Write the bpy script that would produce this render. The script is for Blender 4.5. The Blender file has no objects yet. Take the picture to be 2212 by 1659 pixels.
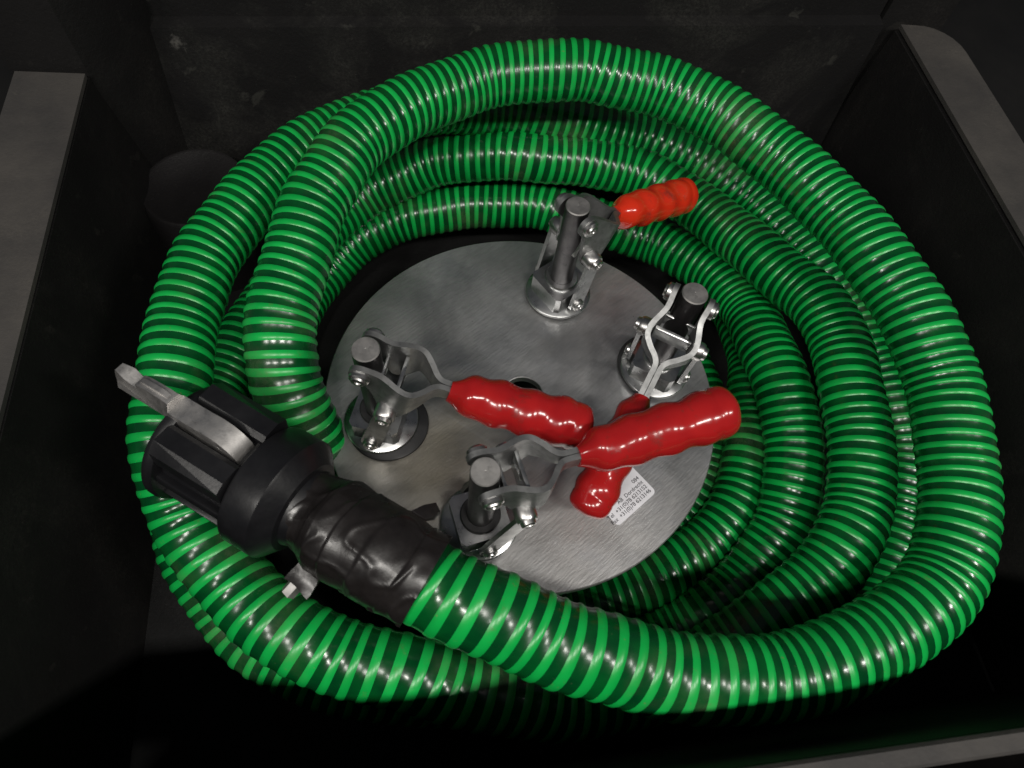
import bpy, bmesh, math, random
import numpy as np
from mathutils import Vector, Matrix, noise
random.seed(4)
S = bpy.context.scene
COL = S.collection
R = math.radians

# ------------------------------------------------------------------ camera
cam = bpy.data.cameras.new("camera"); cam.sensor_width = 36.0; cam.lens = 36.0*1449.3/2212.0
cam.clip_start = 0.01; cam.clip_end = 60
cam_o = bpy.data.objects.new("camera", cam); COL.objects.link(cam_o)
pitch, roll = R(62.304), R(9.4387)
Fw = Vector((0, math.cos(pitch), -math.sin(pitch))); Xr = Vector((1, 0, 0)); Ur = Xr.cross(Fw)
Xc = Xr*math.cos(roll)+Ur*math.sin(roll); Uc = -Xr*math.sin(roll)+Ur*math.cos(roll)
CAM = Vector((-.011354, -.273690, .538149))
m = Matrix((Xc, Uc, -Fw)).transposed().to_4x4(); m.translation = CAM
cam_o.matrix_world = m
S.camera = cam_o
cam.dof.use_dof = True; cam.dof.focus_distance = .60; cam.dof.aperture_fstop = 9.0

# ------------------------------------------------------------------ world, lamps, exposure
W = bpy.data.worlds.new("World"); S.world = W; W.use_nodes = True
bg = W.node_tree.nodes["Background"]; bg.inputs[0].default_value = (.80, .86, 1, 1); bg.inputs[1].default_value = .05
S.view_settings.view_transform = 'Standard'; S.view_settings.look = 'None'
S.view_settings.exposure = 0; S.view_settings.gamma = 1

def tube_lamp(loc, target, length, width, watts, col=(1, .96, .90)):
    l = bpy.data.lights.new("ceiling_tube_lamp", 'AREA'); l.shape = 'RECTANGLE'; l.size = length; l.size_y = width
    l.energy = watts; l.color = col
    o = bpy.data.objects.new("ceiling_tube_lamp", l); COL.objects.link(o)
    o.location = loc
    z = (Vector(loc)-Vector(target)).normalized()
    x = Vector((math.cos(R(15)), math.sin(R(15)), 0)); y = z.cross(x).normalized(); x = y.cross(z)
    mm = Matrix((x, y, z)).transposed().to_4x4(); mm.translation = Vector(loc); o.matrix_world = mm
for x, wt in ((-1.55, 13.5), (-.62, 14), (.31, 14), (1.24, 13.5)):        # row of tubes parallel to the crate
    a_, y_ = R(15), -.96
    tube_lamp((x*math.cos(a_)-y_*math.sin(a_), x*math.sin(a_)+y_*math.cos(a_), 1.75), (x*.2, 0, 0), .42, .08, wt)

# ------------------------------------------------------------------ helpers
def link(name, me, mat=None, parent=None, loc=None, smooth=True):
    if mat is not None: me.materials.append(mat)
    o = bpy.data.objects.new(name, me); COL.objects.link(o)
    if parent: o.parent = parent
    if loc is not None: o.location = loc
    if smooth and len(me.polygons):
        me.polygons.foreach_set("use_smooth", [True]*len(me.polygons))
    return o
def empty(name, parent=None, loc=(0, 0, 0), rz=0):
    o = bpy.data.objects.new(name, None); COL.objects.link(o); o.empty_display_size = .02
    o.location = loc; o.rotation_euler = (0, 0, rz)
    if parent: o.parent = parent
    return o
def tag(o, label=None, cat=None, group=None, kind=None):
    if label: o["label"] = label
    if cat: o["category"] = cat
    if group: o["group"] = group
    if kind: o["kind"] = kind
    return o
def from_bm(name, bm, mat, parent=None, bevel=0, seg=2, sharp=35, matrix=None):
    if bevel:
        es = [e for e in bm.edges if len(e.link_faces) == 2 and e.calc_face_angle(0) > R(30)]
        bmesh.ops.bevel(bm, geom=es, offset=bevel, segments=seg, profile=.5, affect='EDGES', clamp_overlap=True)
    bmesh.ops.recalc_face_normals(bm, faces=bm.faces)
    if matrix is not None: bm.transform(matrix)
    me = bpy.data.meshes.new(name); bm.to_mesh(me); bm.free()
    o = link(name, me, mat, parent)
    me.set_sharp_from_angle(angle=R(sharp))
    return o
def bm_prism(bm, poly, z0, z1):
    lo = [bm.verts.new((x, y, z0)) for x, y in poly]; hi = [bm.verts.new((x, y, z1)) for x, y in poly]
    n = len(poly)
    bm.faces.new(lo[::-1]); bm.faces.new(hi)
    for i in range(n): bm.faces.new((lo[i], lo[(i+1) % n], hi[(i+1) % n], hi[i]))
    return bm
def bm_box(bm, c, s, M=None):
    r = bmesh.ops.create_cube(bm, size=1.0)
    mm = Matrix.Translation(c) @ Matrix.Diagonal((s[0], s[1], s[2], 1))
    if M is not None: mm = M @ mm
    bmesh.ops.transform(bm, matrix=mm, verts=r['verts'])
def bm_lathe(bm, prof, n=48, M=None, closed=False, cap=True):
    rings = []
    for r, z in prof:
        if r < 1e-6: rings.append([bm.verts.new((0, 0, z))])
        else: rings.append([bm.verts.new((r*math.cos(2*math.pi*k/n), r*math.sin(2*math.pi*k/n), z)) for k in range(n)])
    prs = list(zip(rings[:-1], rings[1:])) + ([(rings[-1], rings[0])] if closed else [])
    for a, b in prs:
        if len(a) == 1 and len(b) == 1: continue
        for k in range(n):
            k2 = (k+1) % n
            if len(a) == 1: bm.faces.new((a[0], b[k2], b[k]))
            elif len(b) == 1: bm.faces.new((a[k], a[k2], b[0]))
            else: bm.faces.new((a[k], a[k2], b[k2], b[k]))
    if cap and not closed:
        if len(rings[0]) > 1: bm.faces.new(rings[0][::-1])
        if len(rings[-1]) > 1: bm.faces.new(rings[-1])
    if M is not None:
        vs = [v for rg in rings for v in rg]
        bmesh.ops.transform(bm, matrix=M, verts=vs)
def frame(o, x, z):
    z = Vector(z).normalized(); x = Vector(x); x = (x-z*x.dot(z)).normalized(); y = z.cross(x)
    mm = Matrix((x, y, z)).transposed().to_4x4(); mm.translation = Vector(o); return mm

# ------------------------------------------------------------------ materials
def mat(name):
    mt = bpy.data.materials.new(name); mt.use_nodes = True
    nt = mt.node_tree; return mt, nt, nt.nodes["Principled BSDF"]
def N(nt, t, **k):
    n = nt.nodes.new(t)
    for a, v in k.items(): setattr(n, a, v)
    return n
def noise_tex(nt, scale, detail=4, rough=.55, coord='Object', stretch=None, rot=None, dist=0):
    tc = N(nt, 'ShaderNodeTexCoord'); mp = N(nt, 'ShaderNodeMapping')
    if stretch: mp.inputs['Scale'].default_value = stretch
    if rot: mp.inputs['Rotation'].default_value = rot
    nz = N(nt, 'ShaderNodeTexNoise'); nz.inputs['Scale'].default_value = scale
    nz.inputs['Detail'].default_value = detail; nz.inputs['Roughness'].default_value = rough; nz.inputs['Distortion'].default_value = dist
    if rot and stretch:
        m2 = N(nt, 'ShaderNodeMapping'); m2.inputs['Rotation'].default_value = rot
        mp.inputs['Rotation'].default_value = (0, 0, 0)
        nt.links.new(tc.outputs[coord], m2.inputs[0]); nt.links.new(m2.outputs[0], mp.inputs[0])
    else: nt.links.new(tc.outputs[coord], mp.inputs[0])
    nt.links.new(mp.outputs[0], nz.inputs['Vector'])
    return nz.outputs['Fac']
def ramp(nt, src, stops):
    r = N(nt, 'ShaderNodeValToRGB'); e = r.color_ramp.elements
    while len(e) < len(stops): e.new(.5)
    for q, (p, c) in zip(e, stops):
        q.position = p; q.color = (c, c, c, 1) if not isinstance(c, tuple) else (*c, 1)
    nt.links.new(src, r.inputs[0]); return r.outputs['Color']
def mix(nt, fac, a, b, blend='MIX'):
    mx = N(nt, 'ShaderNodeMix', data_type='RGBA', blend_type=blend)
    for i, v in ((0, fac), (6, a), (7, b)):
        if isinstance(v, (int, float)): mx.inputs[i].default_value = v
        elif isinstance(v, tuple): mx.inputs[i].default_value = (*v, 1)
        else: nt.links.new(v, mx.inputs[i])
    return mx.outputs[2]
def math_n(nt, op, a, b=0.0, clamp=False):
    q = N(nt, 'ShaderNodeMath', operation=op, use_clamp=clamp)
    for i, v in ((0, a), (1, b)):
        if isinstance(v, (int, float)): q.inputs[i].default_value = v
        else: nt.links.new(v, q.inputs[i])
    return q.outputs[0]
def bump(nt, bs, src, strength=.2, dist=.001):
    b = N(nt, 'ShaderNodeBump'); b.inputs['Strength'].default_value = strength; b.inputs['Distance'].default_value = dist
    nt.links.new(src, b.inputs['Height']); nt.links.new(b.outputs[0], bs.inputs['Normal'])

def hose_mats():
    out = []
    for k in (0, 1):
        mt, nt, b = mat(("hose_wall_pvc", "hose_rib_pvc")[k])
        film = ramp(nt, noise_tex(nt, 9, 3, .6), [(.55, 0.), (.76, 1.)])        # dried mud film in patches
        fine = ramp(nt, noise_tex(nt, 130, 4, .7), [(.35, .25), (.7, 1.)])
        f = math_n(nt, 'MULTIPLY', film, fine)
        speck = ramp(nt, noise_tex(nt, 260, 3, .6), [(.68, 0.), (.76, 1.)])
        if k == 0:
            base = mix(nt, ramp(nt, noise_tex(nt, 40, 3), [(.35, 0.), (.7, 1.)]), (.0006, .040, .0105), (.0010, .074, .0135))
            c = mix(nt, math_n(nt, 'MULTIPLY', f, .72), base, (.085, .095, .055))
            c = mix(nt, math_n(nt, 'MULTIPLY', speck, .25), c, (.10, .11, .07))
            rr = ramp(nt, math_n(nt, 'MAXIMUM', f, ramp(nt, noise_tex(nt, 34, 4, .7), [(.45, 0.), (.75, .6)])), [(0., .19), (1., .44)])
        else:
            base = mix(nt, ramp(nt, noise_tex(nt, 28, 3), [(.35, 0.), (.7, 1.)]), (.0032, .31, .050), (.0060, .40, .068))
            c = mix(nt, math_n(nt, 'MULTIPLY', f, .60), base, (.14, .21, .095))
            c = mix(nt, math_n(nt, 'MULTIPLY', speck, .5), c, (.16, .15, .06))
            sp2 = ramp(nt, noise_tex(nt, 75, 5, .75), [(.60, 0.), (.70, 1.)])
            c = mix(nt, math_n(nt, 'MULTIPLY', sp2, .36), c, (.105, .125, .05))
            rr = ramp(nt, f, [(0., .31), (1., .5)])
        nt.links.new(c, b.inputs['Base Color']); nt.links.new(rr, b.inputs['Roughness'])
        b.inputs['IOR'].default_value = 1.5
        b.inputs['Subsurface Weight'].default_value = 0
        bump(nt, b, noise_tex(nt, 420, 3, .6), .10 if k else .07, .0006)
        out.append(mt)
    return out
M_WALL, M_RIB = hose_mats()

def metal(name, col, rough, grain=60, var=.12, bstr=.05, stretch=None):
    mt, nt, b = mat(name)
    b.inputs['Metallic'].default_value = 1
    n1 = noise_tex(nt, grain, 4, .6, stretch=stretch)
    lo = tuple(c*(1-var*2) for c in col)
    c = mix(nt, ramp(nt, n1, [(.3, 0.), (.65, 1.)]), lo, col)
    n2 = noise_tex(nt, 48, 4, .65)
    c = mix(nt, math_n(nt, 'MULTIPLY', ramp(nt, n2, [(.46, 0.), (.66, 1.)]), .55), c, tuple(q*.42 for q in col))
    n3 = noise_tex(nt, 160, 4, .7)
    c = mix(nt, math_n(nt, 'MULTIPLY', ramp(nt, n3, [(.58, 0.), (.70, 1.)]), .45), c, tuple(q*.30 for q in col))
    nt.links.new(c, b.inputs['Base Color'])
    rr = ramp(nt, n1, [(.3, min(1, rough*1.35)), (.7, rough)])
    nt.links.new(rr, b.inputs['Roughness'])
    bump(nt, b, noise_tex(nt, grain*6, 2, .6, stretch=stretch), bstr, .0004)
    return mt
M_ZINC = metal("zinc_plated_steel", (.58, .585, .585), .26, 90, .10, .04)
M_CAST = metal("cast_steel", (.74, .72, .70), .40, 130, .12, .10)
M_FORK = metal("fork_steel", (.33, .335, .335), .44, 90, .12, .05)
M_ROD = metal("dark_turned_steel", (.17, .165, .17), .36, 70, .18, .05, (1, 1, .25))
M_RODTOP = metal("machined_end_steel", (.42, .41, .40), .5, 120, .06, .03)
M_RIVET = metal("rivet_steel", (.60, .59, .58), .28, 90, .10, .03)

def plate_mat():
    mt, nt, b = mat("brushed_aluminium"); b.inputs['Metallic'].default_value = 1
    g = noise_tex(nt, 230, 5, .75, stretch=(.22, 1, 1), rot=(0, 0, R(-52)))
    c = mix(nt, ramp(nt, g, [(.28, 0.), (.72, 1.)]), (.43, .435, .445), (.66, .665, .675))
    st = ramp(nt, noise_tex(nt, 10, 4, .6, dist=.4), [(.44, 0.), (.70, 1.)])
    c = mix(nt, math_n(nt, 'MULTIPLY', st, .48), c, (.30, .30, .29))
    st2 = ramp(nt, noise_tex(nt, 14, 4, .65, stretch=(1, 1.4, 1)), [(.52, 0.), (.72, 1.)])
    c = mix(nt, math_n(nt, 'MULTIPLY', st2, .45), c, (.31, .33, .38))
    sp = ramp(nt, noise_tex(nt, 420, 2, .5), [(.74, 0.), (.79, 1.)])
    c = mix(nt, math_n(nt, 'MULTIPLY', sp, .6), c, (.05, .045, .04))
    # brownish stain under the two front clamps
    gm = N(nt, 'ShaderNodeNewGeometry'); sub = N(nt, 'ShaderNodeVectorMath', operation='DISTANCE')
    nt.links.new(gm.outputs['Position'], sub.inputs[0]); sub.inputs[1].default_value = (-.075, -.075, .004)
    ds = math_n(nt, 'ADD', sub.outputs['Value'], math_n(nt, 'MULTIPLY', noise_tex(nt, 26, 4, .6), .09))
    zone = ramp(nt, ds, [(.06, 1.), (.145, 0.)])
    c = mix(nt, math_n(nt, 'MULTIPLY', zone, .65), c, (.40, .335, .20))
    st3 = ramp(nt, noise_tex(nt, 5, 5, .65, dist=.8), [(.40, 0.), (.62, 1.)])
    c = mix(nt, math_n(nt, 'MULTIPLY', st3, .35), c, (.62, .60, .56))
    scr = ramp(nt, noise_tex(nt, 60, 3, .5, stretch=(.04, 1, 1), rot=(0, 0, R(25))), [(.68, 0.), (.71, 1.)])
    c = mix(nt, math_n(nt, 'MULTIPLY', scr, .14), c, (.7, .7, .7))
    for p, r0 in (((.118, .04, 0), .055), ((-.115, -.047, 0), .05), ((.04, .06, 0), .03), ((.075, .03, 0), .022)):      # greasy rub marks round the clamps
        d2 = N(nt, 'ShaderNodeVectorMath', operation='DISTANCE'); nt.links.new(gm.outputs['Position'], d2.inputs[0]); d2.inputs[1].default_value = p
        q2 = math_n(nt, 'ADD', d2.outputs['Value'], math_n(nt, 'MULTIPLY', math_n(nt, 'SUBTRACT', noise_tex(nt, 45, 5, .7), .5), r0*1.4))
        c = mix(nt, math_n(nt, 'MULTIPLY', ramp(nt, math_n(nt, 'DIVIDE', q2, r0), [(.55, 1.), (1.05, 0.)]), .28), c, (.12, .12, .125))
    nt.links.new(c, b.inputs['Base Color'])
    nt.links.new(ramp(nt, math_n(nt, 'ADD', math_n(nt, 'MULTIPLY', g, .5), math_n(nt, 'MULTIPLY', st, .5)), [(.25, .50), (.75, .40)]), b.inputs['Roughness'])
    bump(nt, b, noise_tex(nt, 520, 3, .6, stretch=(.18, 1, 1), rot=(0, 0, R(-52))), .38, .0005)
    return mt
M_PLATE = plate_mat()

def plastic(name, a, bcol, rough, scale=30, bstr=.1, bsc=300, coat=0, spec=.5):
    mt, nt, b = mat(name)
    c = mix(nt, ramp(nt, noise_tex(nt, scale, 5, .65), [(.35, 0.), (.7, 1.)]), a, bcol)
    nt.links.new(c, b.inputs['Base Color'])
    nt.links.new(ramp(nt, noise_tex(nt, scale*1.7, 4, .6), [(.3, rough*.8), (.7, min(1, rough*1.25))]), b.inputs['Roughness'])
    b.inputs['Coat Weight'].default_value = coat; b.inputs['Coat Roughness'].default_value = .06
    b.inputs['Specular IOR Level'].default_value = spec
    bump(nt, b, noise_tex(nt, bsc, 4, .65), bstr, .001)
    return mt
def red_mat(name, ca, cb):
    mt, nt, b = mat(name)
    c = mix(nt, ramp(nt, noise_tex(nt, 30, 3), [(.3, 0.), (.7, 1.)]), ca, cb)
    d = ramp(nt, noise_tex(nt, 48, 5, .7), [(.58, 0.), (.72, 1.)])
    c = mix(nt, math_n(nt, 'MULTIPLY', d, .62), c, (.085, .018, .013))
    d3 = ramp(nt, noise_tex(nt, 170, 4, .7), [(.63, 0.), (.70, 1.)])
    c = mix(nt, math_n(nt, 'MULTIPLY', d3, .4), c, (.12, .03, .02))
    nt.links.new(c, b.inputs['Base Color']); b.inputs['Roughness'].default_value = .11
    nt.links.new(ramp(nt, d, [(0., .17), (1., .38)]), b.inputs['Roughness'])
    bump(nt, b, noise_tex(nt, 55, 3, .5), .06, .002)
    return mt
M_RED = red_mat("red_dipped_vinyl", (.26, .0075, .0095), (.36, .012, .012)); M_RED2 = red_mat("orange_red_dipped_vinyl", (.50, .021, .008), (.58, .028, .009))
M_RUBBER = plastic("black_rubber", (.012, .012, .013), (.02, .02, .021), .5, 40)
M_COUPL = plastic("black_coupling_polymer", (.0048, .0048, .0058), (.0095, .0095, .011), .36, 26, .10, 240)
M_TAPE = plastic("black_vinyl_tape", (.008, .0068, .0068), (.016, .0138, .0135), .31, 45, .22, 90)
M_HOLE = plastic("dark_socket", (.006, .006, .006), (.01, .01, .01), .6, 30)
M_LABEL = plastic("white_label_paper", (.62, .62, .66), (.68, .68, .72), .45, 60, .03)
M_INK = plastic("label_ink", (.03, .03, .035), (.05, .05, .055), .5, 60, .02)

def crate_mat(name, a, bcol, dust, rough, dustamt, spots=()):
    mt, nt, b = mat(name)
    c = mix(nt, ramp(nt, noise_tex(nt, 11, 5, .65), [(.35, 0.), (.7, 1.)]), a, bcol)
    cloud = ramp(nt, noise_tex(nt, 6, 6, .7, dist=.6), [(.48, 0.), (.78, 1.)])
    grit = ramp(nt, noise_tex(nt, 330, 4, .75), [(.40, .15), (.72, 1.)])
    c = mix(nt, math_n(nt, 'MULTIPLY', math_n(nt, 'MULTIPLY', cloud, grit), dustamt), c, dust)
    scr = ramp(nt, noise_tex(nt, 40, 4, .6, stretch=(.05, 1, 1), rot=(R(20), R(35), R(50))), [(.66, 0.), (.72, 1.)])
    c = mix(nt, math_n(nt, 'MULTIPLY', scr, dustamt*.35), c, dust)
    for q, (rz, ry) in enumerate(((15, 70), (-35, 110), (80, 20))):
        s2 = ramp(nt, noise_tex(nt, 55+9*q, 3, .55, stretch=(.03, 1, 1), rot=(R(ry), R(rz), R(20*q))), [(.69, 0.), (.72, 1.)])
        c = mix(nt, math_n(nt, 'MULTIPLY', math_n(nt, 'MULTIPLY', s2, cloud), dustamt*.5), c, dust)
    sp = ramp(nt, noise_tex(nt, 520, 2, .5), [(.72, 0.), (.78, 1.)])
    c = mix(nt, math_n(nt, 'MULTIPLY', sp, .35), c, dust)
    gm = N(nt, 'ShaderNodeNewGeometry')
    for (p, r, col) in spots:                     # dried splashes with a shape of their own
        d = N(nt, 'ShaderNodeVectorMath', operation='DISTANCE'); nt.links.new(gm.outputs['Position'], d.inputs[0]); d.inputs[1].default_value = p
        ds = math_n(nt, 'ADD', d.outputs['Value'], math_n(nt, 'MULTIPLY', noise_tex(nt, 90, 4, .7), r*1.3))
        k = ramp(nt, math_n(nt, 'DIVIDE', ds, r*2), [(.40, .85), (.85, 0.)])
        c = mix(nt, k, c, col)
    nt.links.new(c, b.inputs['Base Color']); b.inputs['Roughness'].default_value = rough
    b.inputs['Specular IOR Level'].default_value = .35
    bump(nt, b, noise_tex(nt, 260, 5, .7), .45, .0012)
    return mt

# ------------------------------------------------------------------ hose path (metres; plate centre is the origin)
HOSE = [(-0.086,-0.175,0.088,15.0),(-0.036,-0.193,0.082,15.2),(0.016,-0.205,0.073,15.0),(0.071,-0.216,0.064,14.6),(0.151,-0.217,0.050,14.0),(0.247,-0.191,0.042,13.0),(0.327,-0.129,0.044,12.0),(0.354,-0.041,0.054,11.5),(0.336,0.068,0.072,11.3),(0.277,0.182,0.080,11.1),(0.197,0.272,0.080,11.0),(0.113,0.319,0.086,10.9),(0.0266,0.3267,0.0900,10.8),(-0.0151,0.3191,0.0900,10.8),(-0.0579,0.3075,0.0880,10.8),(-0.1038,0.2842,0.0860,10.8),(-0.1510,0.2408,0.0860,11.0),(-0.1831,0.1906,0.0860,11.2),(-0.2011,0.1394,0.0820,11.3),(-0.2100,0.0950,0.0750,11.4),(-0.208,0.009,0.058,11.6),(-0.199,-0.031,0.045,11.8),(-0.186,-0.058,0.022,12.0),(-0.172,-0.076,-0.010,12.0),(-0.157,-0.093,-0.044,12.0),(-0.120,-0.121,-0.080,12.0),(-0.046,-0.165,-0.096,12.0),(0.026,-0.180,-0.100,12.0),(0.101,-0.191,-0.105,12.0),(0.208,-0.197,-0.122,12.0),(0.350,-0.159,-0.155,12.0),(0.404,-0.087,-0.155,12.0),(0.424,0.067,-0.125,12.0),(0.372,0.201,-0.095,11.8),(0.313,0.277,-0.076,11.6),(0.227,0.358,-0.062,12.6),(0.138,0.390,-0.046,12.6),(0.010,0.384,-0.022,12.6),(-0.093,0.361,-0.006,11.2),(-0.179,0.313,0.014,11.3),(-0.263,0.209,0.030,11.5),(-0.294,0.105,0.034,11.8),(-0.299,0.021,0.036,12.0),(-0.288,-0.044,0.034,12.4),(-0.273,-0.105,0.022,12.8),(-0.247,-0.154,0.002,14.0),(-0.202,-0.196,-0.012,14.8),(-0.131,-0.231,-0.020,15.4),(-0.049,-0.241,-0.032,15.4),(0.027,-0.243,-0.050,15.0),(0.089,-0.237,-0.066,14.0),(0.152,-0.215,-0.072,13.0),(0.211,-0.174,-0.058,12.4),(0.272,-0.121,-0.033,12.0),(0.298,-0.080,-0.020,12.0),(0.314,-0.019,-0.014,12.0),(0.310,0.057,-0.006,12.0),(0.295,0.147,-0.010,12.0),(0.254,0.215,-0.030,11.8),(0.182,0.303,-0.052,12.6),(0.096,0.348,-0.052,12.6),(-0.029,0.339,-0.044,12.6),(-0.127,0.324,-0.056,12.6),(-0.194,0.301,-0.078,11.6),(-0.245,0.259,-0.098,12.0),(-0.282,0.176,-0.105,12.0),(-0.297,0.095,-0.100,12.0),(-0.301,-0.004,-0.090,12.0),(-0.2939,-0.0946,-0.0740,12.0),(-0.2772,-0.1473,-0.0740,12.0),(-0.2431,-0.1918,-0.0840,13.0),(-0.1906,-0.2297,-0.0940,13.0),(-0.114,-0.248,-0.100,13.0),(-0.034,-0.246,-0.115,13.0),(0.041,-0.227,-0.146,13.0),(0.118,-0.199,-0.150,13.0),(0.177,-0.165,-0.140,12.5),(0.214,-0.137,-0.128,12.0),(0.256,-0.091,-0.112,12.0),(0.279,-0.038,-0.088,12.0),(0.278,0.045,-0.068,12.0),(0.259,0.125,-0.066,12.0),(0.227,0.236,-0.098,11.8),(0.163,0.295,-0.118,12.6),(0.088,0.321,-0.122,12.6),(-0.019,0.328,-0.116,12.6),(-0.125,0.311,-0.124,12.6),(-0.215,0.266,-0.140,11.6),(-0.268,0.207,-0.165,12.0),(-0.286,0.116,-0.170,12.0),(-0.268,0.017,-0.165,12.0),(-0.223,-0.064,-0.165,12.0),(-0.147,-0.122,-0.165,12.0),(-0.058,-0.152,-0.165,12.0),(0.033,-0.158,-0.165,12.5),(0.106,-0.141,-0.160,13.0),(0.180,-0.098,-0.150,13.0),(0.234,-0.041,-0.138,13.0),(0.259,0.035,-0.130,13.0),(0.2646,0.1148,-0.1330,12.0),(0.2662,0.1745,-0.1380,12.0),(0.2529,0.2420,-0.1520,12.0),(0.2264,0.3036,-0.1680,12.0)]
LOWEST = [(0.015,-0.129,-0.178,13.0),(0.091,-0.109,-0.178,13.0),(0.159,-0.078,-0.178,13.0),(0.204,-0.029,-0.178,13.0),(0.229,0.039,-0.178,13.0),(0.226,0.114,-0.178,13.0),(0.192,0.187,-0.178,13.0)]

def spline(ctl, n=24):
    pts = np.array(ctl, float)
    p = np.vstack([2*pts[0]-pts[1], pts, 2*pts[-1]-pts[-2]]); out = []
    for i in range(1, len(p)-2):
        t = np.linspace(0, 1, n, endpoint=False)[:, None]
        a, b, c, d = p[i-1], p[i], p[i+1], p[i+2]
        out.append(.5*(2*b+(-a+c)*t+(2*a-5*b+4*c-d)*t*t+(-a+3*b-3*c+d)*t**3))
    out.append(pts[-1:]); return np.vstack(out)
def frames(P):
    T = np.gradient(P, axis=0); T /= np.linalg.norm(T, axis=1)[:, None]
    U = np.zeros_like(P); u = np.cross(T[0], (0, 0, 1.)); u /= np.linalg.norm(u)
    for i in range(len(P)):
        u = u-T[i]*(u@T[i]); u /= np.linalg.norm(u); U[i] = u
    return T, U, np.cross(T, U)

HR = .0293
NP, NT = 11, 30            # rows in one pitch of the helix, columns round the tube
NRIB = 5                   # rows that belong to the rib
def hose_arrays(ctl):
    c = spline(ctl)
    for _ in range(3): c[1:-1] = .25*c[:-2]+.5*c[1:-1]+.25*c[2:]
    P, pit = c[:, :3], c[:, 3]*.00093
    s = np.r_[0, np.cumsum(np.linalg.norm(np.diff(P, axis=0), axis=1))]
    ph = np.r_[0, np.cumsum(np.diff(s)/(.5*(pit[1:]+pit[:-1])))]      # helix turns since the start
    ph = ph+.06*np.sin(s*41)+.035*np.sin(s*97+1)
    P = P+.0011*np.stack([np.sin(s*31+k*2.1)+.5*np.sin(s*73+k) for k in range(3)], -1)
    T, U, V = frames(P)
    n_turn = int(ph[-1])-2
    rows = np.arange(0, (n_turn+1)*NP)
    I, J = np.meshgrid(rows, np.arange(NT), indexing='ij')
    q = I/NP+1-J/NT                                             # turn number of every vertex
    def at(A): return np.stack([np.interp(q.ravel(), ph, A[:, k]) for k in range(3)], -1)
    p, u, v = at(P), at(U), at(V)
    fr = (I.ravel() % NP)/NP; w = NRIB/NP
    x = np.where(fr <= w, fr/w, (fr-w)/(1-w))
    rad = np.where(fr <= w, HR*(.974+.026*np.sin(np.pi*x)**.7), HR*(.974-.013*np.sin(np.pi*x)))
    # the wall of a used hose is never quite round
    ovl = 1+(.005+.006*np.sin(q.ravel()*.11))*np.sin(2*(2*np.pi*J.ravel()/NT)+q.ravel()*.05)+.006*np.sin(q.ravel()*.9+1.7*np.sin(q.ravel()*.23))
    rad = rad*ovl
    th = 2*np.pi*J.ravel()/NT
    V_ = p+(u*np.cos(th)[:, None]+v*np.sin(th)[:, None])*rad[:, None]
    i, j = np.meshgrid(np.arange(len(rows)-1), np.arange(NT), indexing='ij'); i = i.ravel(); j = j.ravel()
    def idx(i, j):
        wrap = j >= NT
        return np.where(wrap, (i-NP)*NT, i*NT+j), np.where(wrap, i-NP, i)
    a, ai = idx(i, j); b, bi = idx(i, j+1); cc, ci = idx(i+1, j+1); d, di = idx(i+1, j)
    ok = (bi >= 0) & (ci >= 0)
    F = np.stack([a, b, cc, d], -1)
    rib = (i % NP) < NRIB
    return V_, F[ok & rib], F[ok & ~rib]
def np_mesh(name, V, F, mt, parent):
    used = np.unique(F); re = np.full(len(V), -1); re[used] = np.arange(len(used))
    V = V[used]; F = re[F]
    me = bpy.data.meshes.new(name)
    me.vertices.add(len(V)); me.vertices.foreach_set("co", V.astype(np.float32).ravel())
    me.loops.add(F.size); me.loops.foreach_set("vertex_index", F.astype(np.int32).ravel())
    me.polygons.add(len(F)); me.polygons.foreach_set("loop_start", np.arange(0, F.size, 4, dtype=np.int32))
    me.update(calc_edges=True); me.validate()
    return link(name, me, mt, parent)

hose = tag(empty("suction_hose", loc=(0, 0, -.21)), "coiled green spiral ribbed hose with a black taped coupling on its free end", "hose")
INV = Vector((0, 0, .21))
def hose_part(name, V, F, mt): return np_mesh(name, V+np.array(INV), F, mt, hose)
A1 = hose_arrays(HOSE); A2 = hose_arrays(LOWEST)
VV = np.vstack([A1[0], A2[0]]); off = len(A1[0])
hose_part("spiral_rib", VV, np.vstack([A1[1], A2[1]+off]), M_RIB)
hose_part("hose_wall", VV, np.vstack([A1[2], A2[2]+off]), M_WALL)

# ------------------------------------------------------------------ coupling on the hose end
O = Vector((-.1428, -.1522, .080)); AX = Vector((-.93324, .35861, -.02161)).normalized()
Vv = CAM-(O+AX*.046); Vv = (Vv-AX*Vv.dot(AX)).normalized(); Wv = AX.cross(Vv)
SL = Vv*math.cos(R(16))+Wv*math.sin(R(16))                 # the side the lever slot opens to
MC = Matrix.Translation(INV) @ frame(O, SL, AX)            # z along the axis towards the mouth, x out of the slot
coupling = empty("hose_coupling", hose)
def cpart(name, bm, mt, **k): return from_bm(name, bm, mt, coupling, matrix=MC, **k)
bm = bmesh.new()
bm_lathe(bm, [(.026, -.014), (.0285, -.006), (.033, -.005), (.0345, -.0035), (.0435, .0045), (.0448, .006), (.0448, .0275), (.0440, .0292), (.0420, .0305), (.0365, .0312), (.036, .034)], 72)
cpart("collar", bm, M_COUPL, sharp=26)
bm = bmesh.new()
bm_lathe(bm, [(.034, .031), (.0345, .050), (.0345, .086), (.030, .0865), (.029, .050), (.001, .050)], 64, cap=False)
for k in range(12):                                        # ridges round the body
    a = 2*math.pi*k/12+R(15)
    if abs(math.atan2(math.sin(a), math.cos(a))) < R(50): continue
    mm = Matrix.Rotation(a, 4, 'Z')
    bm_box(bm, Vector((.0355, 0, .058)), (.008, .0065, .056), mm)
cpart("body", bm, M_COUPL, bevel=.0012, sharp=40)
bm = bmesh.new()
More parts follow.
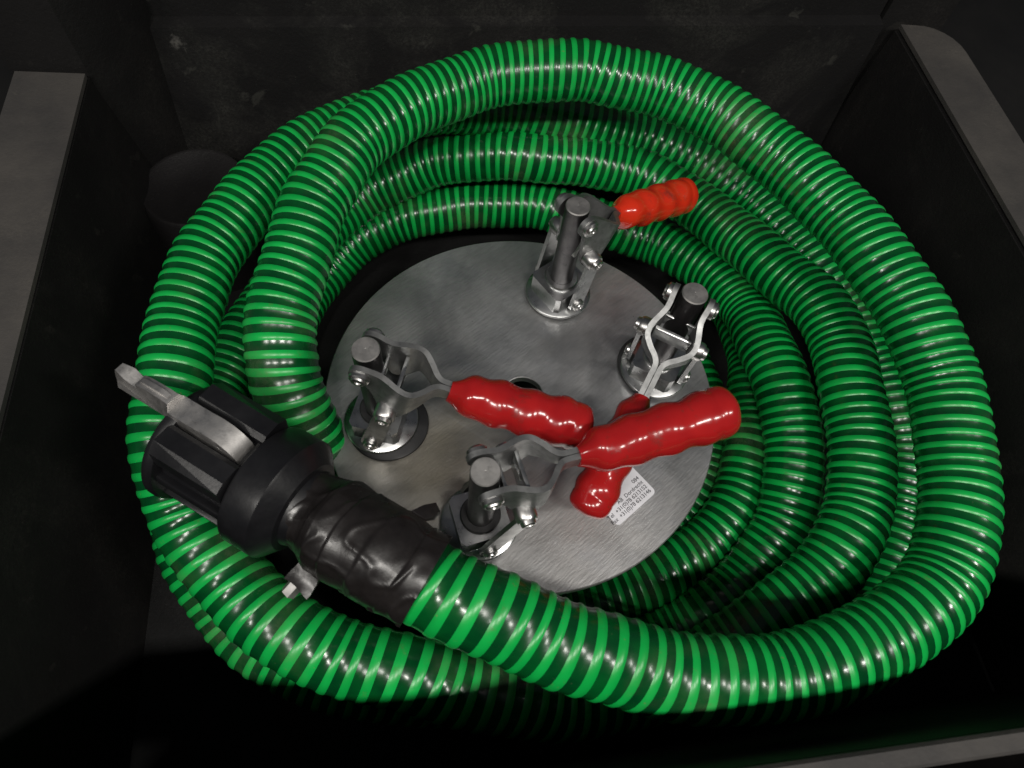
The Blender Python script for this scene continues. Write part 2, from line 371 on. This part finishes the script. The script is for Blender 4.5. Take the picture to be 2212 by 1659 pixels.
bm_lathe(bm, [(.031, .085), (.043, .0855), (.0445, .088), (.0445, .0925), (.042, .095), (.031, .0945)], 64, closed=True)
cpart("mouth_flange", bm, M_COUPL, sharp=45)
for s in (-1, 1):                                          # the two lugs that hold the lever pin
    bm = bmesh.new()
    bm_prism(bm, [(.028, s*.0105), (.0425, s*.0105), (.0455, s*.014), (.0455, s*.026), (.0385, s*.033), (.024, s*.033)] if s > 0 else
             [(.028, s*.0105), (.024, s*.033), (.0385, s*.033), (.0455, s*.026), (.0455, s*.014), (.0425, s*.0105)], .0305, .0853)
    for v in bm.verts:
        if v.co.z < .05 and v.co.x > .04: v.co.x -= .003
    cpart("lever_lug", bm, M_COUPL, bevel=.0036, seg=4)
bm = bmesh.new(); bm_box(bm, Vector((.0425, 0, .0725)), (.0055, .058, .018)); cpart("lug_bridge", bm, M_COUPL, bevel=.0015) if False else bm.free()
# lever: outline in the plane (along axis, outward), extruded across
def outline_solid(name, outl, half, mt, bevel=.0012):
    bm = bmesh.new()
    a = [bm.verts.new((r, -half, u)) for u, r in outl]; b = [bm.verts.new((r, half, u)) for u, r in outl]
    n = len(outl)
    bm.faces.new(a); bm.faces.new(b[::-1])
    for i in range(n): bm.faces.new((a[i], b[i], b[(i+1) % n], a[(i+1) % n]))
    for v in bm.verts:
        if v.co.z > .0907: v.co.y *= .98-.06*min(1, max(0, (v.co.z-.0907)/.04))
        if v.co.z > .0907 and v.co.x > .0495: v.co.y *= .62
        if v.co.z > .126: v.co.y *= 1.12
        if v.co.z > .1360: v.co.y *= .66
    return cpart(name, bm, mt, bevel=bevel, seg=3, sharp=45)
lev = outline_solid("cam_lever", [(.036, .031), (.038, .038), (.043, .0435), (.050, .0475), (.058, .049), (.068, .0485), (.083, .0485), (.0905, .0490), (.0915, .0545), (.097, .0560), (.112, .0560), (.119, .0545), (.1195, .0500), (.123, .0505), (.128, .0545), (.1365, .0560), (.1385, .0520), (.1375, .0455), (.135, .0425), (.100, .0395), (.085, .036), (.060, .032), (.045, .028)], .0078, M_CAST, .0034)
outline_solid("lever_rib", [(.094, .0558), (.100, .0580), (.114, .0575), (.118, .0555)], .0030, M_CAST, .0008)
bm = bmesh.new(); bm_lathe(bm, [(.0042, -.0080), (.0042, .0080)], 20, Matrix.Translation((.0370, 0, .052)) @ Matrix.Rotation(R(90), 4, 'X')); cpart("lever_pin", bm, M_CAST, bevel=.0006)
bm = bmesh.new(); bm_box(bm, Vector((.0335, 0, .033)), (.006, .02, .0035)); cpart("slot_stop", bm, M_HOLE)

# tape wound over the hose end
tp = [tuple(O+AX*.004), tuple(O-AX*.018), tuple(O-AX*.046+Vector((0, -.001, .003))), (-0.078, -0.1782, 0.0870), (-.055, -.1866, .0846), (-.0455, -.1900, .0834)]
c = spline([(*p, 0) for p in tp], 16)[:, :3]
for _ in range(4): c[1:-1] = .25*c[:-2]+.5*c[1:-1]+.25*c[2:]
s = np.r_[0, np.cumsum(np.linalg.norm(np.diff(c, axis=0), axis=1))]
NS, NTT = 150, 120
ss = np.linspace(0, s[-1], NS); Pc = np.stack([np.interp(ss, s, c[:, k]) for k in range(3)], -1)
T, U, V = frames(Pc)
prof_s = [0, .008, .018, .024, .030, .036, .050, .070, .085, s[-1]]; prof_r = [.0255, .0262, .0272, .0285, .0310, .0335, .0330, .0326, .0322, .0318]
verts = []; faces = []
for i in range(NS):
    r0 = np.interp(ss[i], prof_s, prof_r)
    for j in range(NTT):
        a = 2*math.pi*j/NTT
        turn = ss[i]/.021+a/(2*math.pi)*.8+.10*noise.noise(Vector((ss[i]*40, math.cos(a), math.sin(a))))
        fr = turn-math.floor(turn)
        step = .0009*(1-fr)*(1 if fr > .06 else fr/.06)          # lapped edge of each turn
        v3 = Vector((math.cos(a)*1.3, math.sin(a)*1.3, ss[i]*32))
        wr = .0011*noise.noise(v3)+.0004*noise.noise(Vector((v3.x*2+ss[i]*90, v3.y*2+3, v3.z*1.3)))
        fold = .0010*max(0, 1-abs(noise.noise(Vector((math.cos(a)*1.6+7, math.sin(a)*1.6, ss[i]*45+a*.6))))*7)
        r = r0+step+wr+fold
        p = Pc[i]+(U[i]*math.cos(a)+V[i]*math.sin(a))*r
        verts.append(tuple(p+np.array(INV)))
for i in range(NS-1):
    for j in range(NTT):
        j2 = (j+1) % NTT; faces.append((i*NTT+j, i*NTT+j2, (i+1)*NTT+j2, (i+1)*NTT+j))
faces.append(tuple((NS-1)*NTT+j for j in range(NTT))); 
me = bpy.data.meshes.new("tape_wrap"); me.from_pydata(verts, [], faces); me.update()
tape = link("tape_wrap", me, M_TAPE, hose); me.set_sharp_from_angle(angle=R(50))
# hose clamp under the tape: housing and slotted hex screw poking out
k0 = Vector((-.1330, -.2000, .066)); ct = Vector((-.101, -.169, .084))
dn = (Vector((-.1375, -.2085, .061))-Vector((-.1235, -.190, .072))).normalized()
Mk = Matrix.Translation(INV) @ frame(Vector((-.1345, -.2045, .0625)), AX, dn)
bm = bmesh.new(); bm_box(bm, Vector((-.002, 0, -.014)), (.017, .011, .022)); 
bmesh.ops.subdivide_edges(bm, edges=bm.edges, cuts=4, use_grid_fill=True)
for v in bm.verts: v.co += Vector((noise.noise(v.co*70), noise.noise(v.co*70+Vector((5, 0, 0))), noise.noise(v.co*70+Vector((0, 5, 0)))))*.005
from_bm("taped_clamp_housing", bm, M_TAPE, hose, bevel=0, sharp=50, matrix=Mk)
bm = bmesh.new(); bm_prism(bm, [(.0054*math.cos(R(60*k)), .0054*math.sin(R(60*k))) for k in range(6)], -.006, .0055)
screw = from_bm("clamp_screw", bm, M_RODTOP, hose, bevel=.0007, matrix=Mk)
bm = bmesh.new(); bm_box(bm, Vector((0, 0, .0056)), (.0100, .0014, .0006)); from_bm("screw_slot", bm, M_HOLE, screw, matrix=Mk)
# loose torn end of tape
bm = bmesh.new()
fl = [(-.062, -.1545, .111), (-.055, -.148, .107), (-.048, -.144, .103), (-.044, -.149, .101), (-.047, -.155, .104), (-.052, -.158, .109)]
bm.faces.new([bm.verts.new(Vector(p)+INV) for p in fl])
r = bmesh.ops.extrude_face_region(bm, geom=bm.faces[:]); bmesh.ops.translate(bm, vec=Vector((0, .001, .003)), verts=[g for g in r['geom'] if isinstance(g, bmesh.types.BMVert)])
from_bm("tape_flap", bm, M_TAPE, hose, bevel=.0006)

# ------------------------------------------------------------------ round plate with four toggle clamps
plate = tag(empty("round_plate", loc=(0, 0, -.009)), "round grey metal plate carrying four red handled toggle clamps", "metal plate")
PI_ = Vector((0, 0, .009))
bm = bmesh.new()
n = 160
prof = [(.0178, -.008), (.0178, -.0006), (.0184, 0), (.1742, 0), (.1750, -.0008), (.1750, -.0082), (.1742, -.009), (.0186, -.009)]
bm_lathe(bm, prof, n, closed=True); from_bm("disc", bm, M_PLATE, plate, sharp=25, matrix=Matrix.Translation(PI_))

def clamp(base, az, el, lean, grip0, reach, gasket_off, gr, label, red, seal, wave=.0010, fat=1.0):
    root = empty("toggle_clamp", plate, Vector((base[0], base[1], .009)), az); root["label"] = label
    Lm = Matrix.Rotation(R(lean[0]), 4, 'X') @ Matrix.Rotation(R(lean[1]), 4, 'Y')
    def part(name, bm, mt, M=Lm, **k): return from_bm(name, bm, mt, root, matrix=M, **k)
    I4 = Matrix.Identity(4)
    bm = bmesh.new(); bm_lathe(bm, [(gr-.001, .0002), (gr, .001), (gr, .0026), (gr-.001, .0032), (.001, .0032)], 56, Matrix.Translation((gasket_off[0], gasket_off[1], 0)))
    part("gasket", bm, M_RUBBER, I4, sharp=60)
    bm = bmesh.new(); bm_lathe(bm, [(.001, .0034), (.0304, .0034), (.0315, .0042), (.0315, .0054), (.0305, .0064), (.001, .0064)], 64)
    part("washer", bm, M_ZINC, I4, sharp=50)
    bm = bmesh.new(); q = .0205; ch = .0035
    bm_prism(bm, [(q, q-ch), (q-ch, q), (-q+ch, q), (-q, q-ch), (-q, -q+ch), (-q+ch, -q), (q-ch, -q), (q, -q+ch)], .0066, .0265); part("base_block", bm, M_ZINC, bevel=.0009, seg=2)
    bm = bmesh.new(); bm_lathe(bm, [(.0105, .0266), (.0158, .0266), (.0158, .0290), (.0150, .0300), (.0105, .0300)], 40, closed=True)
    part("rod_seal", bm, seal, sharp=45)
    bm = bmesh.new(); bm_lathe(bm, [(.0103, .024), (.0103, .1243)], 48, cap=False); part("plunger_rod", bm, M_ROD)
    bm = bmesh.new(); bm_lathe(bm, [(.0103, .1243), (.0096, .1252), (.0007, .1253), (0, .1250)], 48, cap=False); part("rod_end", bm, M_RODTOP, sharp=20)
    # lever frame: x along the handle, y along the pins, z up; origin at the pin through the rod
    HM = Lm @ Matrix.Translation((0, 0, .114)) @ Matrix.Rotation(R(-el), 4, 'Y')
    px = [-.0085, -.007, -.004, 0, .005, .010, .015, .020, .025, .030, .0345, .039, .043, .047, .0505, .0545, .059, .070, grip0+.012]
    py = [.0146, .0146, .0147, .0147, .0144, .0140, .0143, .0158, .0176, .0190, .0193, .0182, .0150, .0108, .0065, .0034, .0024, .0024, .0024]
    zt = [.0015, .0055, .0080, .0088, .0082, .0068, .0056, .0046, .0036, .0026, .0016, .0006, -.0004, -.0014, -.0022, -.0030, -.0034, -.0034, -.0034]
    zb = [-.0015, -.0055, -.0085, -.0105, -.0140, -.0220, -.0330, -.0420, -.0440, -.0430, -.0370, -.0290, -.0245, -.0215, -.0195, -.0180, -.0170, -.0165, -.0165]
    for s in (-1, 1):
        bm = bmesh.new(); t = .0042
        X = np.array(px); Y = np.array(py)
        xs = np.interp(np.linspace(0, len(px)-1, 55), range(len(px)), X)
        cs = spline(np.stack([X, Y, np.array(zt), np.array(zb)], -1), 4)
        d = np.gradient(cs[:, :2], axis=0); d /= np.linalg.norm(d, axis=1)[:, None]; nrm = np.stack([-d[:, 1], d[:, 0]], -1)
        rows = []
        for (x, y, a, b), nn in zip(cs, nrm):
            rows.append([bm.verts.new((x+nn[0]*t*q, s*(y+nn[1]*t*q), z)) for q, z in ((-.5, b), (.5, b), (.5, (a+b)/2), (.5, a), (-.5, a), (-.5, (a+b)/2))])
        for r0, r1 in zip(rows[:-1], rows[1:]):
            for k in range(6): bm.faces.new((r0[k], r0[(k+1) % 6], r1[(k+1) % 6], r1[k]))
        bm.faces.new(rows[0]); bm.faces.new(rows[-1][::-1])
        part("fork_arm", bm, M_FORK, HM, bevel=.0006, seg=1, sharp=30)
    # web plates between the two arms
    bm = bmesh.new(); bm_box(bm, Vector((.0275, 0, -.024)), (.0030, .0310, .0300)); part("cross_web", bm, M_ZINC, HM, bevel=.0006)
    bm = bmesh.new(); bm_box(bm, Vector((.0135, 0, -.026)), (.0026, .0250, .0260)); part("cross_web", bm, M_ZINC, HM, bevel=.0006)
    # links from the lower pin to the hex nut
    p2 = HM @ Vector((.0245, 0, -.0350)); p0 = Lm @ Vector((0.0, 0, .0150))
    p2l = Lm.inverted() @ p2; ang = math.atan2(p2l.x, p2l.z-.015); ln = math.hypot(p2l.x, p2l.z-.015)
    for s in (-1, 1):
        bm = bmesh.new(); w = .0085
        poly = [(-w*math.sin(R(a)), -w*math.cos(R(a))) for a in range(-90, 91, 18)]+[(-w*.85*math.sin(R(a)), ln-w*.85*math.cos(R(a))) for a in range(90, 271, 18)]
        bm_prism(bm, poly, -.0018, .0018)
        LM = Lm @ Matrix.Translation((0, s*.0253, .0150)) @ Matrix.Rotation(ang, 4, 'Y') @ Matrix.Rotation(R(90), 4, 'X') 
        part("link_bar", bm, M_ZINC, LM, bevel=.0005, seg=1)
    def rivet(c, s, r, h, MM):
        bm = bmesh.new()
        bm_lathe(bm, [(r*.98, -.002), (r, 0), (r, h*.55), (r*.86, h*.72), (r*.72, h*.72), (r*.66, h*.95), (r*.5, h), (r*.32, h*.98), (r*.26, h*.80), (0, h*.80)], 28,
                 Matrix.Translation(c) @ Matrix.Rotation(R(-90*s), 4, 'X'), cap=False)
        part("rivet", bm, M_RIVET, MM, sharp=35)
    for s in (-1, 1):
        rivet(Vector((0, s*.0168, 0)), s, .0074, .0055, HM)
        rivet(Vector((.0245, s*.0195, -.0350)), s, .0082, .0125, HM)
        rivet(Vector((0, s*.0271, .0150)), s, .0062, .0045, Lm)
    # dipped grip, waisted for the fingers
    L0, L1 = grip0, reach
    bm = bmesh.new(); NU, NV = 72, 32; rings = []
    ph = {0: 0}
    for i in range(NU+1):
        u = i/NU; x = L0+(L1-L0)*u
        big = (.0164+.0034*u)*fat
        r = big
        if u < .22: r = .0082+(big-.0082)*math.sin(math.pi*.5*(u/.22))**1.1
        r += wave*math.sin(2*math.pi*(u*4.6-.30))*min(1, u/.1)*(1 if u < .86 else .2)
        if u > .87: r *= math.sqrt(max(.0, 1-((u-.87)/.13)**2.6))
        r = max(r, .0004)
        ring = []
        for k in range(NV):
            a = 2*math.pi*k/NV
            cy, cz = math.cos(a), math.sin(a)
            fl = 1 if u > .14 else (u/.14)
            yy = r*cy*(1.0 if u > .1 else .85+.15*u/.1); zz = r*cz*(1.0 if u > .16 else 1.25-.25*u/.16)-.0018*(1-fl)
            nn = .0011*noise.noise(Vector((x*60, cy*1.2+az*3, cz*1.2)))
            ring.append(bm.verts.new((x, yy*(1+nn/r*1.0), zz*(1+nn/r)-.0095*(1-u))))
        rings.append(ring)
    for a, b in zip(rings[:-1], rings[1:]):
        for k in range(NV): bm.faces.new((a[k], a[(k+1) % NV], b[(k+1) % NV], b[k]))
    bm.faces.new(rings[0][::-1]); bm.faces.new(rings[-1])
    part("grip", bm, red, HM, sharp=60)
    return root

clamp((.1160, .0470), R(-109.3), -21, (0, 0), .083, .186, (-.004, -.002), .0335, "toggle clamp nearest the plate rim, its handle running under another grip", M_RED, M_ZINC, .0009, .87)
clamp((.0180, .1150), R(46), -24, (0, 0), .062, .180, (0, 0), .0305, "toggle clamp at the back, its grip pointing out over the hose coils", M_RED2, M_ZINC, .0007, .93)
clamp((-.1168, -.0485), R(-4), -12, (0, 0), .064, .174, (.006, -.001), .0345, "toggle clamp next to the upright hose, its grip lying across the centre hole", M_RED, M_RUBBER)
clamp((-.0190, -.1232), R(26), 0, (0, 0), .068, .188, (0, 0), .0305, "toggle clamp nearest the taped hose end, its grip lying on top", M_RED, M_RUBBER)

# sticker on the plate
lab = empty("sticker", plate, Vector((.0959, -.0769, .009)), R(49.3))
bm = bmesh.new(); w2, h2, rr = .0234, .0180, .0040; poly = []
for cx, cy, a0 in ((w2-rr, h2-rr, 0), (-w2+rr, h2-rr, 90), (-w2+rr, -h2+rr, 180), (w2-rr, -h2+rr, 270)):
    for k in range(6): poly.append((cx+rr*math.cos(R(a0+18*k)), cy+rr*math.sin(R(a0+18*k))))
bm_prism(bm, poly, .0002, .0006); from_bm("label_sheet", bm, M_LABEL, lab)
def print_line(txt, x, y, size, align='LEFT'):
    cu = bpy.data.curves.new("printed_line", 'FONT'); cu.body = txt; cu.size = size; cu.align_x = align; cu.extrude = .00008
    tmp = bpy.data.objects.new("tmp", cu); COL.objects.link(tmp)
    dg = bpy.context.evaluated_depsgraph_get(); me = bpy.data.meshes.new_from_object(tmp.evaluated_get(dg))
    bpy.data.objects.remove(tmp); me.name = "printed_line"
    o = link("printed_line", me, M_INK, lab, (x, y, .00075), smooth=False)
    return o
for txt, y in (("Fax  +31(0)78 6213146", -.0148), ("Tel  +31(0)78 6213152", -.0100), ("AB  Dordrecht", -.0052), ("084", -.0004)):
    o = print_line(txt, .0205, y, .0049, 'RIGHT')

# ------------------------------------------------------------------ crate
crate = tag(empty("crate", loc=(0, 0, -.22), rz=R(15)), "open black plastic crate with dusty flat rims, holding the hose and plate", "crate")
CI = Vector((0, 0, .22))
def world_of(x, y, z): 
    a = R(15); return (x*math.cos(a)-y*math.sin(a), x*math.sin(a)+y*math.cos(a), z)
M_CWALL = crate_mat("black_crate_plastic", (.0022, .0019, .002), (.0055, .005, .005), (.05, .046, .04), .72, .5)
M_CBACK = crate_mat("black_crate_back", (.0016, .0014, .0016), (.0042, .0038, .004), (.07, .07, .06), .7, .70,
                    [(world_of(-.330, .452, .03), .016, (.26, .25, .23)), (world_of(-.225, .448, -.03), .007, (.30, .30, .29))])
M_CRIM = crate_mat("dusty_crate_rim", (.036, .034, .033), (.062, .057, .052), (.11, .10, .085), .75, .7)
M_CRIM2 = crate_mat("worn_crate_edge", (.006, .006, .006), (.012, .0115, .011), (.16, .15, .13), .6, 1.0)
M_CRIM3 = crate_mat("scuffed_crate_boss", (.0045, .0038, .0042), (.0085, .0076, .008), (.05, .046, .042), .6, .5)
M_CFLOOR = crate_mat("black_crate_floor", (.0015, .0015, .0017), (.0035, .0035, .0035), (.07, .07, .07), .75, .25)
def cr(name, bm, mt, **k): return from_bm(name, bm, mt, crate, matrix=Matrix.Translation(CI), **k)
def extr_y(poly, y0, y1):
    bm = bmesh.new(); a = [bm.verts.new((x, y0, z)) for x, z in poly]; b = [bm.verts.new((x, y1, z)) for x, z in poly]; n = len(poly)
    bm.faces.new(a); bm.faces.new(b[::-1])
    for i in range(n): bm.faces.new((a[i], b[i], b[(i+1) % n], a[(i+1) % n]))
    return bm
def extr_x(poly, x0, x1):
    bm = bmesh.new(); a = [bm.verts.new((x0, y, z)) for y, z in poly]; b = [bm.verts.new((x1, y, z)) for y, z in poly]; n = len(poly)
    bm.faces.new(a); bm.faces.new(b[::-1])
    for i in range(n): bm.faces.new((a[i], b[i], b[(i+1) % n], a[(i+1) % n]))
    return bm
bm = bmesh.new(); bm_box(bm, Vector((.06, .07, -.215)), (1.0, .80, .010)); cr("crate_floor", bm, M_CFLOOR)
cr("left_wall", extr_y([(-.385, -.2095), (-.405, .0425), (-.415, .0475), (-.455, .0475), (-.455, -.2095)], -.318, .470), M_CWALL, bevel=.004)
cr("right_wall", extr_y([(.495, -.2095), (.513, .0425), (.523, .0475), (.562, .0475), (.562, -.2095)], -.318, .440), M_CWALL, bevel=.004)
cr("front_wall", extr_x([(-.290, -.2095), (-.2952, .0590), (-.2960, .1340), (-.2996, .1340), (-.2996, .0590), (-.3170, .0590), (-.3170, -.2095)], -.382, .492), M_CWALL, bevel=.002)
cr("back_wall", extr_x([(.412, -.2095), (.440, .0500), (.4560, .0520), (.475, .36), (.500, .36), (.500, -.2095)], -.384, .494), M_CBACK, bevel=.014, seg=4)
# rims
bm = bmesh.new(); bm_prism(bm, [(-.4035, -.330), (-.4035, .3650), (-.470, .3700), (-.470, -.330)], .0480, .0530); cr("left_rim", bm, M_CRIM, bevel=.0024, seg=3)
bm = bmesh.new()
poly = [(.5125, -.330), (.577, -.330), (.577, .385)]+[(.577-.045*(1-math.cos(R(a))), .385+.05*math.sin(R(a))) for a in range(15, 91, 15)]+[(.5135, .437)]
bm_prism(bm, poly, .0480, .0530); cr("right_rim", bm, M_CRIM, bevel=.0015)
cr("front_rim", extr_x([(-.2962, .1345), (-.2962, .1405), (-.2980, .1430), (-.3060, .1430), (-.3078, .1405), (-.3082, .0700), (-.3240, .0700), (-.3250, .1200), (-.3265, .1220), (-.3380, .1220), (-.3380, .0600), (-.3000, .0600), (-.3000, .1345)], -.45, .56), M_CRIM, bevel=.0012)
# corner column beside the left rim
bm = bmesh.new(); bm_prism(bm, [(-.475, .372), (-.404, .372), (-.385, .390), (-.352, .440), (-.352, .470), (-.475, .470)], -.2090, .36); cr("corner_column", bm, M_CWALL, bevel=.012, seg=4)
bm = bmesh.new(); bm_prism(bm, [(.578, .445), (.540, .445), (.497, .452), (.497, .490), (.578, .490)], -.2090, .30); cr("corner_column", bm, M_CWALL, bevel=.004)
bm = bmesh.new(); bm_lathe(bm, [(.066, -.2092), (.062, -.088), (.059, -.084), (.055, -.0845), (.051, -.088), (0.0, -.0885)], 64, Matrix.Translation((-.343, .345, 0)), cap=False)
cr("round_boss", bm, M_CRIM3, sharp=60)

# ground the crate stands on
gm_ = crate_mat("dark_workshop_floor", (.006, .006, .006), (.010, .0095, .009), (.02, .02, .018), .8, .3)
bm = bmesh.new(); bm_box(bm, Vector((0, 0, -.245)), (4.2, 4.2, .04)); fl = from_bm("ground", bm, gm_); tag(fl, kind="structure")
